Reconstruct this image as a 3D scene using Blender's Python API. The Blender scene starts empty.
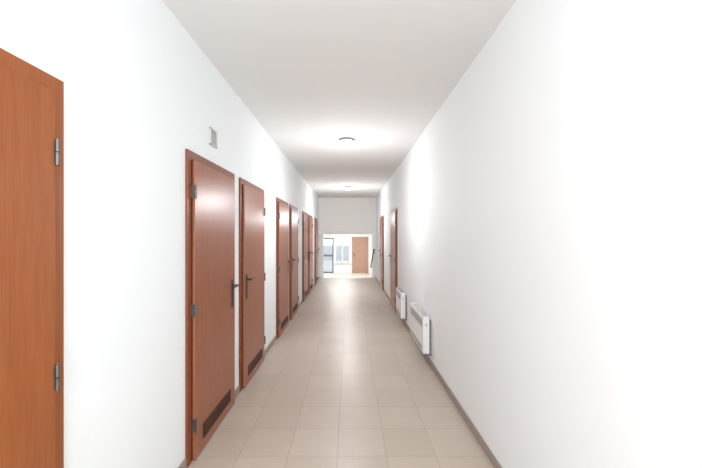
import bpy, bmesh, math
from mathutils import Matrix, Vector
S=bpy.context.scene
S.view_settings.view_transform='Standard'
S.view_settings.look='None'
S.view_settings.exposure=0.72

L=-1.05; R=0.94; H=2.815; CAM=1.49
YB=-2.6; YH=11.8; YE=12.2; YC=14.0; YF=19.0; ZL=-0.58

def s2l(c):
    return tuple(((v/255)/12.92 if v/255<=0.04045 else (((v/255)+0.055)/1.055)**2.4) for v in c)+(1,)
def mat(name,rgb,rough=0.5,metal=0,bump=0,bscale=60,var=0,emit=None,estr=0,spec=0.5):
    m=bpy.data.materials.new(name); m.use_nodes=True
    n=m.node_tree.nodes; l=m.node_tree.links; b=n['Principled BSDF']
    c=s2l(rgb); b.inputs['Base Color'].default_value=c
    b.inputs['Roughness'].default_value=rough; b.inputs['Metallic'].default_value=metal
    b.inputs['Specular IOR Level'].default_value=spec
    if bump or var:
        tc=n.new('ShaderNodeTexCoord'); ns=n.new('ShaderNodeTexNoise'); ns.inputs['Scale'].default_value=bscale; ns.inputs['Detail'].default_value=4
        l.new(tc.outputs['Object'],ns.inputs['Vector'])
        if var:
            mx=n.new('ShaderNodeMix'); mx.data_type='RGBA'
            mx.inputs[6].default_value=tuple(v*(1-var) for v in c[:3])+(1,); mx.inputs[7].default_value=c
            l.new(ns.outputs['Fac'],mx.inputs[0]); l.new(mx.outputs[2],b.inputs['Base Color'])
        if bump:
            bp=n.new('ShaderNodeBump'); bp.inputs['Strength'].default_value=bump; bp.inputs['Distance'].default_value=0.002
            l.new(ns.outputs['Fac'],bp.inputs['Height']); l.new(bp.outputs['Normal'],b.inputs['Normal'])
    if emit:
        b.inputs['Emission Color'].default_value=s2l(emit); b.inputs['Emission Strength'].default_value=estr
    return m
def woodmat(name,c1,c2,rough=0.35):
    m=bpy.data.materials.new(name); m.use_nodes=True
    n=m.node_tree.nodes; l=m.node_tree.links; b=n['Principled BSDF']
    tc=n.new('ShaderNodeTexCoord'); mp=n.new('ShaderNodeMapping'); mp.inputs['Scale'].default_value=(14,14,0.9)
    l.new(tc.outputs['Object'],mp.inputs['Vector'])
    ns=n.new('ShaderNodeTexNoise'); ns.inputs['Scale'].default_value=2.2; ns.inputs['Detail'].default_value=6; ns.inputs['Distortion'].default_value=1.2
    l.new(mp.outputs['Vector'],ns.inputs['Vector'])
    mp2=n.new('ShaderNodeMapping'); mp2.inputs['Scale'].default_value=(160,160,5)
    l.new(tc.outputs['Object'],mp2.inputs['Vector'])
    n2=n.new('ShaderNodeTexNoise'); n2.inputs['Scale'].default_value=1.5; n2.inputs['Detail'].default_value=3
    l.new(mp2.outputs['Vector'],n2.inputs['Vector'])
    ad=n.new('ShaderNodeMath'); ad.operation='MULTIPLY_ADD'; ad.inputs[1].default_value=0.5
    l.new(n2.outputs['Fac'],ad.inputs[0])
    h=n.new('ShaderNodeMath'); h.operation='MULTIPLY'; h.inputs[1].default_value=0.5
    l.new(ns.outputs['Fac'],h.inputs[0]); l.new(h.outputs[0],ad.inputs[2])
    cr=n.new('ShaderNodeValToRGB'); cr.color_ramp.elements[0].position=0.35; cr.color_ramp.elements[1].position=0.65
    cr.color_ramp.elements[0].color=s2l(c1); cr.color_ramp.elements[1].color=s2l(c2)
    l.new(ad.outputs[0],cr.inputs[0]); l.new(cr.outputs[0],b.inputs['Base Color'])
    b.inputs['Roughness'].default_value=rough
    return m

M={}
M['wall']=mat('plaster_white',(244,247,248),0.7,bump=0.12,bscale=90,spec=0.3)
M['ceil']=mat('ceiling_paint',(231,229,227),0.85,bump=0.1,bscale=90,spec=0.2)
M['header']=mat('header_paint',(243,241,238),0.8,bump=0.1,bscale=90,spec=0.2)
M['wood']=woodmat('cherry_laminate',(142,82,54),(162,99,70),0.33)
M['frame']=woodmat('cherry_frame',(120,60,31),(138,72,42),0.35)
M['steel']=mat('brushed_steel',(104,99,96),0.35,0.75,bump=0.05,bscale=300)
M['hsteel']=mat('dark_nickel',(70,66,64),0.35,0.75,bump=0.05,bscale=300)
M['grille']=mat('brown_grille',(88,54,42),0.5,var=0.1)
M['dark']=mat('dark_void',(30,22,20),0.8,var=0.1)
M['gap']=mat('gap_shade',(48,28,20),0.8,var=0.1)
M['white']=mat('white_enamel',(238,238,238),0.35,var=0.02)
M['grey']=mat('grey_slot',(120,120,122),0.5,var=0.05)
M['vent']=mat('vent_grey',(210,210,210),0.5,var=0.05)
M['ring']=mat('lamp_ring_grey',(140,140,140),0.5,var=0.05)
M['skirt']=mat('skirting_tile',(160,146,137),0.4,var=0.12,bscale=12)
M['lamp']=mat('opal_glass_lit',(255,250,240),0.3,emit=(255,250,244),estr=14,var=0.01)
M['alu']=mat('grey_aluminium',(120,122,126),0.45,0.3,var=0.05)
M['black']=mat('black_rail',(50,46,46),0.4,var=0.1)
M['glass']=mat('window_glass',(235,240,245),0.05); M['glass'].node_tree.nodes['Principled BSDF'].inputs['Transmission Weight'].default_value=1; M['glass'].node_tree.nodes['Principled BSDF'].inputs['IOR'].default_value=1.01
M['hallfloor']=mat('hall_floor_tile',(225,215,205),0.35,var=0.05,bscale=6)
M['extwall']=mat('neighbour_facade',(190,188,190),0.8,var=0.1,bscale=5)
M['grass']=mat('outdoor_ground',(170,170,162),0.9,var=0.2,bscale=5)

def tilemat():
    m=bpy.data.materials.new('beige_floor_tile'); m.use_nodes=True
    n=m.node_tree.nodes; l=m.node_tree.links; b=n['Principled BSDF']
    tc=n.new('ShaderNodeTexCoord'); mp=n.new('ShaderNodeMapping'); mp.inputs['Location'].default_value=(0.08,0.03,0)
    l.new(tc.outputs['Object'],mp.inputs['Vector'])
    br=n.new('ShaderNodeTexBrick'); br.offset=0.0; br.squash=1.0
    br.inputs['Scale'].default_value=1; br.inputs['Brick Width'].default_value=0.333; br.inputs['Row Height'].default_value=0.333
    br.inputs['Mortar Size'].default_value=0.0025; br.inputs['Mortar Smooth'].default_value=0.15; br.inputs['Bias'].default_value=0
    br.inputs['Color1'].default_value=s2l((200,185,172)); br.inputs['Color2'].default_value=s2l((192,177,163)); br.inputs['Mortar'].default_value=s2l((168,153,140))
    l.new(mp.outputs['Vector'],br.inputs['Vector'])
    ns=n.new('ShaderNodeTexNoise'); ns.inputs['Scale'].default_value=7; ns.inputs['Detail'].default_value=6
    l.new(tc.outputs['Object'],ns.inputs['Vector'])
    mr=n.new('ShaderNodeMapRange'); mr.inputs[3].default_value=0.93; mr.inputs[4].default_value=1.06
    l.new(ns.outputs['Fac'],mr.inputs[0])
    mx=n.new('ShaderNodeMix'); mx.data_type='RGBA'; mx.blend_type='MULTIPLY'; mx.inputs[0].default_value=1
    l.new(br.outputs['Color'],mx.inputs[6]); l.new(mr.outputs[0],mx.inputs[7]); l.new(mx.outputs[2],b.inputs['Base Color'])
    b.inputs['Roughness'].default_value=0.33
    bp=n.new('ShaderNodeBump'); bp.invert=True; bp.inputs['Strength'].default_value=0.2; bp.inputs['Distance'].default_value=0.002
    l.new(br.outputs['Fac'],bp.inputs['Height']); l.new(bp.outputs['Normal'],b.inputs['Normal'])
    return m
M['tile']=tilemat()

def addbox(bm,x0,x1,y0,y1,z0,z1,rot=None):
    x0,x1=sorted((x0,x1));y0,y1=sorted((y0,y1));z0,z1=sorted((z0,z1))
    c=Vector(((x0+x1)/2,(y0+y1)/2,(z0+z1)/2))
    mt=Matrix.Translation(c)
    if rot: mt=mt@rot
    mt=mt@Matrix.Diagonal((x1-x0,y1-y0,z1-z0,1))
    bmesh.ops.create_cube(bm,size=1,matrix=mt)
def addcyl(bm,p,q,r,seg=20,r2=None):
    p=Vector(p);q=Vector(q);d=q-p
    rot=d.to_track_quat('Z','Y').to_matrix().to_4x4()
    bmesh.ops.create_cone(bm,cap_ends=True,segments=seg,radius1=r,radius2=r if r2 is None else r2,depth=d.length,matrix=Matrix.Translation((p+q)/2)@rot)
def obj(name,bm,m,parent=None,bevel=0,smooth=False):
    me=bpy.data.meshes.new(name); bm.to_mesh(me); bm.free(); me.materials.append(m)
    o=bpy.data.objects.new(name,me); S.collection.objects.link(o)
    if parent: o.parent=parent
    if smooth:
        for p in me.polygons: p.use_smooth=True
    if bevel:
        b=o.modifiers.new('bevel','BEVEL'); b.width=bevel; b.segments=2; b.limit_method='ANGLE'
    return o
def boxes(name,lst,m,parent=None,bevel=0):
    bm=bmesh.new()
    for b in lst: addbox(bm,*b)
    return obj(name,bm,m,parent,bevel)
def empty(name,loc,rz=0):
    e=bpy.data.objects.new(name,None); e.empty_display_size=0.1; S.collection.objects.link(e)
    e.location=loc; e.rotation_euler=(0,0,rz); return e

# ---------- doors layout
W=0.90; FH=2.05; C=0.055
left=[(0.335,'far',False),(2.18,'near',True),(3.24,'far',True),(4.89,'near',True),(5.96,'far',True),(7.61,'near',True),(8.67,'far',True),(10.33,'near',True)]
right=[(6.6,'near',False),(9.15,'near',False)]
def wall(name,xa,xb,starts):
    bx=[];y=YB
    for s in starts:
        a=s+0.02; b=s+W-0.02
        bx.append((xa,xb,y,a,0,H)); bx.append((xa,xb,a,b,FH-0.02,H)); y=b
    bx.append((xa,xb,y,YE,0,H)); bx.append((xa,xb,YE,YC,ZL,H))
    return boxes(name,bx,M['wall'])
wall('wall_left',L-0.15,L,[d[0] for d in left])
wall('wall_right',R,R+0.15,[d[0] for d in right])
def skirt(name,x0,x1,starts):
    bx=[];y=YB
    for s in starts: bx.append((x0,x1,y,s,0,0.07)); y=s+W
    bx.append((x0,x1,y,YE,0,0.07))
    boxes(name,bx,M['skirt'],bevel=0.002)
skirt('baseboard_left',L,L+0.009,[d[0] for d in left])
skirt('baseboard_right',R-0.009,R,[d[0] for d in right])
boxes('floor',[(L-0.15,R+0.15,YB,YE,-0.2,0)],M['tile'])
boxes('ceiling',[(L-0.15,R+0.15,YB-0.15,YC,H,H+0.15)],M['ceil'])

def door(n,side,s,hinge,vent,mats=('frame','wood')):
    if side=='L': e=empty('door_%d'%n,(L,s,0),math.pi/2); hx=(hinge=='far')
    else: e=empty('door_%d'%n,(R,s+W,0),-math.pi/2); hx=(hinge=='near')
    # outward = -Y local
    f=M[mats[0]]
    o=0.015
    boxes('frame',[(0,C,-o,0.12,0,FH),(W-C,W,-o,0.12,0,FH),(C,W-C,-o,0.12,FH-C,FH)],f,e,0.002)
    boxes('stop_gap_shade',[(C,C+0.012,-o+0.004,0.10,0,FH-C),(W-C-0.012,W-C,-o+0.004,0.1,0,FH-C),(C,W-C,-o+0.004,0.1,FH-C-0.012,FH-C)],M['gap'],e)  # dark strips put shade into the joint around the leaf
    lx0,lx1=C+0.006,W-C-0.006
    # dark strip painting the shaded gap between casing and rebated leaf
    boxes('rebate_gap_shade',[(lx0-0.004,lx1+0.004,-0.018,-0.0135,0.01,FH-C)],M['gap'],e)
    boxes('leaf',[(lx0,lx1,-0.036,-0.018,0.008,FH-C-0.006),(lx0+0.013,lx1-0.013,-0.0135,0.01,0.008,FH-C-0.018)],M[mats[1]],e,0.002)
    # hinges
    hxp=(lx1+0.003) if hx else (lx0-0.003)
    for i,z in enumerate((1.78,1.0,0.24)):
        bm=bmesh.new(); addcyl(bm,(hxp,-0.041,z-0.045),(hxp,-0.041,z-0.002),0.007); addcyl(bm,(hxp,-0.041,z+0.002),(hxp,-0.041,z+0.045),0.007)
        addcyl(bm,(hxp,-0.041,z+0.045),(hxp,-0.041,z+0.05),0.005,r2=0.002)
        addbox(bm,hxp-0.009,hxp+0.009,-0.038,-0.015,z-0.035,z+0.035)
        obj('hinge_%d'%(i+1),bm,M['steel'],e)
    # handle
    px=(lx0+0.065) if hx else (lx1-0.065); d=1 if hx else -1
    bm=bmesh.new(); addbox(bm,px-0.02,px+0.02,-0.042,-0.035,0.87,1.11); obj('handle_plate',bm,M['hsteel'],e,0.003)
    bm=bmesh.new(); addcyl(bm,(px,-0.042,1.06),(px,-0.085,1.06),0.010); addcyl(bm,(px-d*0.008,-0.083,1.06),(px+d*0.12,-0.083,1.058),0.0095)
    addcyl(bm,(px,-0.042,0.985),(px,-0.046,0.985),0.009)
    obj('handle_lever',bm,M['hsteel'],e,0.002)
    if vent:
        gx0,gx1=W/2-0.27,W/2+0.27; g0,g1=0.085,0.185
        boxes('vent_backing',[(gx0,gx1,-0.037,-0.0345,g0,g1)],M['dark'],e)
        bm=bmesh.new(); t=0.008
        addbox(bm,gx0,gx1,-0.042,-0.036,g0,g0+t);addbox(bm,gx0,gx1,-0.042,-0.036,g1-t,g1)
        addbox(bm,gx0,gx0+t,-0.042,-0.036,g0,g1);addbox(bm,gx1-t,gx1,-0.042,-0.036,g0,g1)
        for k in range(6):
            z=g0+0.016+k*0.0135; addbox(bm,gx0+t,gx1-t,-0.042,-0.037,z,z+0.005)
        for k in range(1,5):
            x=gx0+(gx1-gx0)*k/5; addbox(bm,x-0.003,x+0.003,-0.0425,-0.037,g0,g1)
        obj('vent_grille',bm,M['grille'],e)
    return e
M['wood_o']=woodmat('cherry_laminate_orange',(142,78,38),(160,92,49),0.35)
n=1
for s,h,v in left: door(n,'L',s,h,v,('wood_o','wood_o') if n==1 else ('frame','wood')); n+=1
for s,h,v in right: door(n,'R',s,h,v); n+=1

# ---------- wall vent
e=empty('air_vent_grille',(L,2.62,2.245))
w=0.066
boxes('vent_frame',[(0,0.012,-w,w,-w,-w+0.012),(0,0.012,-w,w,w-0.012,w),(0,0.012,-w,-w+0.012,-w,w),(0,0.012,w-0.012,w,-w,w)],M['vent'],e,0.002)
boxes('vent_back',[(0,0.003,-w+0.01,w-0.01,-w+0.01,w-0.01)],M['grey'],e)
bm=bmesh.new()
for k in range(8):
    z=-w+0.018+k*0.0132; addbox(bm,0.003,0.010,-w+0.012,w-0.012,z-0.003,z+0.004)
obj('vent_slats',bm,M['vent'],e)

# ---------- ceiling lamps
def lamp(y,en):
    e=empty('ceiling_lamp',(-0.03,y,H))
    bm=bmesh.new(); addcyl(bm,(0,0,0),(0,0,-0.03),0.11,48); obj('base_ring',bm,M['ring'],e,0.003)
    bm=bmesh.new(); bmesh.ops.create_uvsphere(bm,u_segments=40,v_segments=20,radius=0.09)
    bmesh.ops.bisect_plane(bm,geom=bm.verts[:]+bm.edges[:]+bm.faces[:],plane_co=(0,0,0),plane_no=(0,0,1),clear_outer=True)
    for v in bm.verts: v.co.z=v.co.z*0.7-0.03
    obj('opal_dome',bm,M['lamp'],e,smooth=True)
    pl=bpy.data.lights.new('lamp_fill','POINT'); pl.energy=en; pl.shadow_soft_size=0.1; pl.color=(0.96,0.98,1.0)  # invisible point light added below the dome to wash the ceiling
    po=bpy.data.objects.new('lamp_fill',pl); S.collection.objects.link(po); po.parent=e; po.location=(0,0,-0.85)
for y,en in ((0.18,8),(4.67,18),(9.16,23)): lamp(y,en)  # nearest lamp continues the row out of view, added for fill

# ---------- electric heaters
def heater(y,ln):
    e=empty('electric_wall_heater',(R,y,0))   # body extends to -x, along +y
    z0,z1=0.15,0.57; xo=-0.10; xi=-0.025
    boxes('body',[(xo,xi,0,ln,z0,z1)],M['white'],e,0.008)
    boxes('wall_bracket',[(xi-0.002,0,0.06,0.09,z0+0.05,z1-0.05),(xi-0.002,0,ln-0.09,ln-0.06,z0+0.05,z1-0.05),(xi-0.001,-0.001,0.015,0.05,z0-0.03,z0+0.12)],M['grey'],e)
    bm=bmesh.new()
    for k in range(5):
        z=z1-0.05-k*0.018; addbox(bm,xo-0.0015,xo+0.002,0.05,ln-0.05,z,z+0.008)
    obj('outlet_slots',bm,M['grey'],e)
    bm=bmesh.new()
    for k in range(3): 
        z=z0+0.03+k*0.018; addbox(bm,xo-0.0015,xo+0.002,0.05,ln-0.05,z,z+0.008)
    obj('intake_slots',bm,M['grey'],e)
    bm=bmesh.new()
    for k in range(12):
        yy=0.05+k*(ln-0.1)/12; addbox(bm,xo+0.012,xi-0.012,yy,yy+0.02,z1-0.001,z1+0.0015)
    obj('top_slots',bm,M['grey'],e)
    bm=bmesh.new(); addcyl(bm,(xo+0.037,0,z1-0.09),(xo+0.037,-0.012,z1-0.09),0.016); obj('thermostat_knob',bm,M['vent'],e,0.002)
    return e
heater(3.86,0.82); heater(5.5,0.6)

# ---------- end: header, stairs, hall
boxes('wall_header',[(L,R,YH,YH+0.2,1.555,H)],M['header'])
st=[]
for i in range(1,4): st.append((L,R,YE+(i-1)*0.3,YE+i*0.3,ZL-0.1,-0.145*i))
boxes('stairs',st,M['tile'],bevel=0.004)
bm=bmesh.new()
a=Vector((R-0.06,YE-0.15,1.0)); b=Vector((R-0.06,YE+1.6,0.22))
addcyl(bm,a,b,0.022); 
for t in (0.1,0.5,0.9):
    p=a.lerp(b,t); addcyl(bm,p+Vector((0,0,-0.02)),p+Vector((0.06,0,-0.05)),0.008)
addbox(bm,R-0.085,R-0.035,YE-0.17,YE-0.13,0.95,1.03)
obj('stair_handrail',bm,M['black'])
hx0,hx1=-3.0,2.2; HH=2.2
boxes('floor_hall',[(hx0,hx1,YE+0.9,YF,ZL-0.2,ZL)],M['hallfloor'])
boxes('ceiling_hall',[(hx0,hx1,YC,YF,HH,HH+0.15)],M['wall'])
boxes('wall_hall_left',[(hx0-0.15,hx0,YC,YF,ZL,HH)],M['wall'])
boxes('wall_hall_right',[(hx1,hx1+0.15,YC,YF,ZL,HH)],M['wall'])
boxes('wall_hall_front',[(hx0,L-0.15,YC-0.15,YC,ZL,HH),(R+0.15,hx1,YC-0.15,YC,ZL,HH)],M['wall'])
wx0,wx1,wz0,wz1=-0.78,0.05,0.0,1.27
gx0,gx1,gz1=-1.5,-0.86,1.38
boxes('wall_hall_back',[(hx0,gx0,YF,YF+0.2,ZL,HH),(gx0,gx1,YF,YF+0.2,gz1,HH),(gx1,wx0,YF,YF+0.2,ZL,HH),
  (wx0,wx1,YF,YF+0.2,ZL,wz0),(wx0,wx1,YF,YF+0.2,wz1,HH),(wx1,hx1,YF,YF+0.2,ZL,HH)],M['wall'])
def frame4(x0,x1,y0,y1,z0,z1,t): return [(x0,x0+t,y0,y1,z0,z1),(x1-t,x1,y0,y1,z0,z1),(x0+t,x1-t,y0,y1,z0,z0+t),(x0+t,x1-t,y0,y1,z1-t,z1)]
e=empty('window_1',(0,YF,0))
boxes('frame',frame4(wx0,wx1,0.02,0.09,wz0,wz1,0.05)+[((wx0+wx1)/2-0.03,(wx0+wx1)/2+0.03,0.02,0.09,wz0,wz1)],M['white'],e,0.003)
boxes('pane',[(wx0+0.04,wx1-0.04,0.05,0.056,wz0+0.04,wz1-0.04)],M['glass'],e)
boxes('sill',[(wx0-0.04,wx1+0.04,-0.12,0.02,wz0-0.03,wz0)],M['white'],e,0.004)
e=empty('glazed_door',(0,YF,0))
boxes('frame',frame4(gx0,gx1,0.0,0.08,ZL,gz1,0.07)+[(gx0,gx1,0.0,0.08,0.35,0.45)],M['alu'],e,0.003)
boxes('pane',[(gx0+0.05,gx1-0.05,0.04,0.046,ZL+0.05,gz1-0.05)],M['glass'],e)
boxes('handle',[(gx1-0.05,gx1-0.03,-0.05,-0.035,0.3,0.6),(gx1-0.05,gx1-0.03,-0.05,0.0,0.32,0.34),(gx1-0.05,gx1-0.03,-0.05,0.0,0.56,0.58)],M['steel'],e)
# hall wooden door on back wall
M['wood2']=woodmat('pale_wood',(172,136,118),(188,154,136))
e=empty('door_%d'%n,(0.16,YF,ZL))
boxes('frame',[(0,0.06,-0.02,0.0,0,2.02),(0.86,0.92,-0.02,0,0,2.02),(0.06,0.86,-0.02,0,1.96,2.02)],M['wood2'],e,0.003)
boxes('leaf',[(0.065,0.855,-0.035,0,0.01,1.955)],M['wood2'],e,0.003)
boxes('handle_plate',[(0.1,0.14,-0.043,-0.034,0.9,1.12)],M['steel'],e)
bm=bmesh.new(); addcyl(bm,(0.12,-0.04,1.05),(0.12,-0.09,1.05),0.01); addcyl(bm,(0.11,-0.085,1.05),(0.24,-0.085,1.05),0.01); obj('handle_lever',bm,M['steel'],e)
# outside
boxes('ground_outside',[(-12,12,YF+0.2,YF+20,ZL-0.3,ZL-0.05)],M['grass'])
boxes('neighbour_building',[(-6,5,YF+12,YF+16,ZL-0.05,0.6)],M['extwall'])

# unseen hall lamp, added to brighten the far hall
e=empty('ceiling_lamp',(-0.3,16.6,HH))
bm=bmesh.new(); addbox(bm,-0.6,0.6,-0.15,0.15,-0.05,0); obj('fill_housing',bm,M['white'],e,0.004)
M['hall_fill']=mat('hall_fill_lit',(255,255,255),0.4,emit=(255,252,248),estr=72,var=0.01)
bm=bmesh.new(); addbox(bm,-0.57,0.57,-0.12,0.12,-0.056,-0.05); obj('fill_diffuser',bm,M['hall_fill'],e)

# back wall; its unseen big window is added to carry fill light
bw0,bw1,bz0,bz1=-0.85,0.75,0.6,2.4
boxes('wall_back',[(L-0.15,bw0,YB-0.15,YB,0,H),(bw1,R+0.15,YB-0.15,YB,0,H),(bw0,bw1,YB-0.15,YB,0,bz0),(bw0,bw1,YB-0.15,YB,bz1,H)],M['wall'])
e=empty('rear_fill_window',(0,YB,0))
boxes('frame',frame4(bw0,bw1,-0.1,-0.03,bz0,bz1,0.06)+[(-0.08,-0.02,-0.1,-0.03,bz0,bz1)],M['white'],e,0.003)
ld=bpy.data.lights.new('rear_fill','AREA'); ld.shape='RECTANGLE'; ld.size=1.5; ld.size_y=1.7; ld.energy=63; ld.color=(0.92,0.965,1.0)  # area fill light added behind the camera, out of view
lo=bpy.data.objects.new('rear_fill',ld); S.collection.objects.link(lo); lo.location=(-0.05,YB-0.02,1.5); lo.rotation_euler=(math.radians(90),0,0)

# world
w=bpy.data.worlds.new('sky'); S.world=w; w.use_nodes=True
bg=w.node_tree.nodes['Background']; bg.inputs[0].default_value=(0.9,0.95,1,1); bg.inputs[1].default_value=1.6

cd=bpy.data.cameras.new('camera'); cd.sensor_width=36; cd.lens=36*340/702; cd.shift_x=2/702; cd.shift_y=2/702; cd.clip_start=0.02
co=bpy.data.objects.new('camera',cd); S.collection.objects.link(co); co.location=(0,0,CAM); co.rotation_euler=(math.radians(90),0,0)
S.camera=co
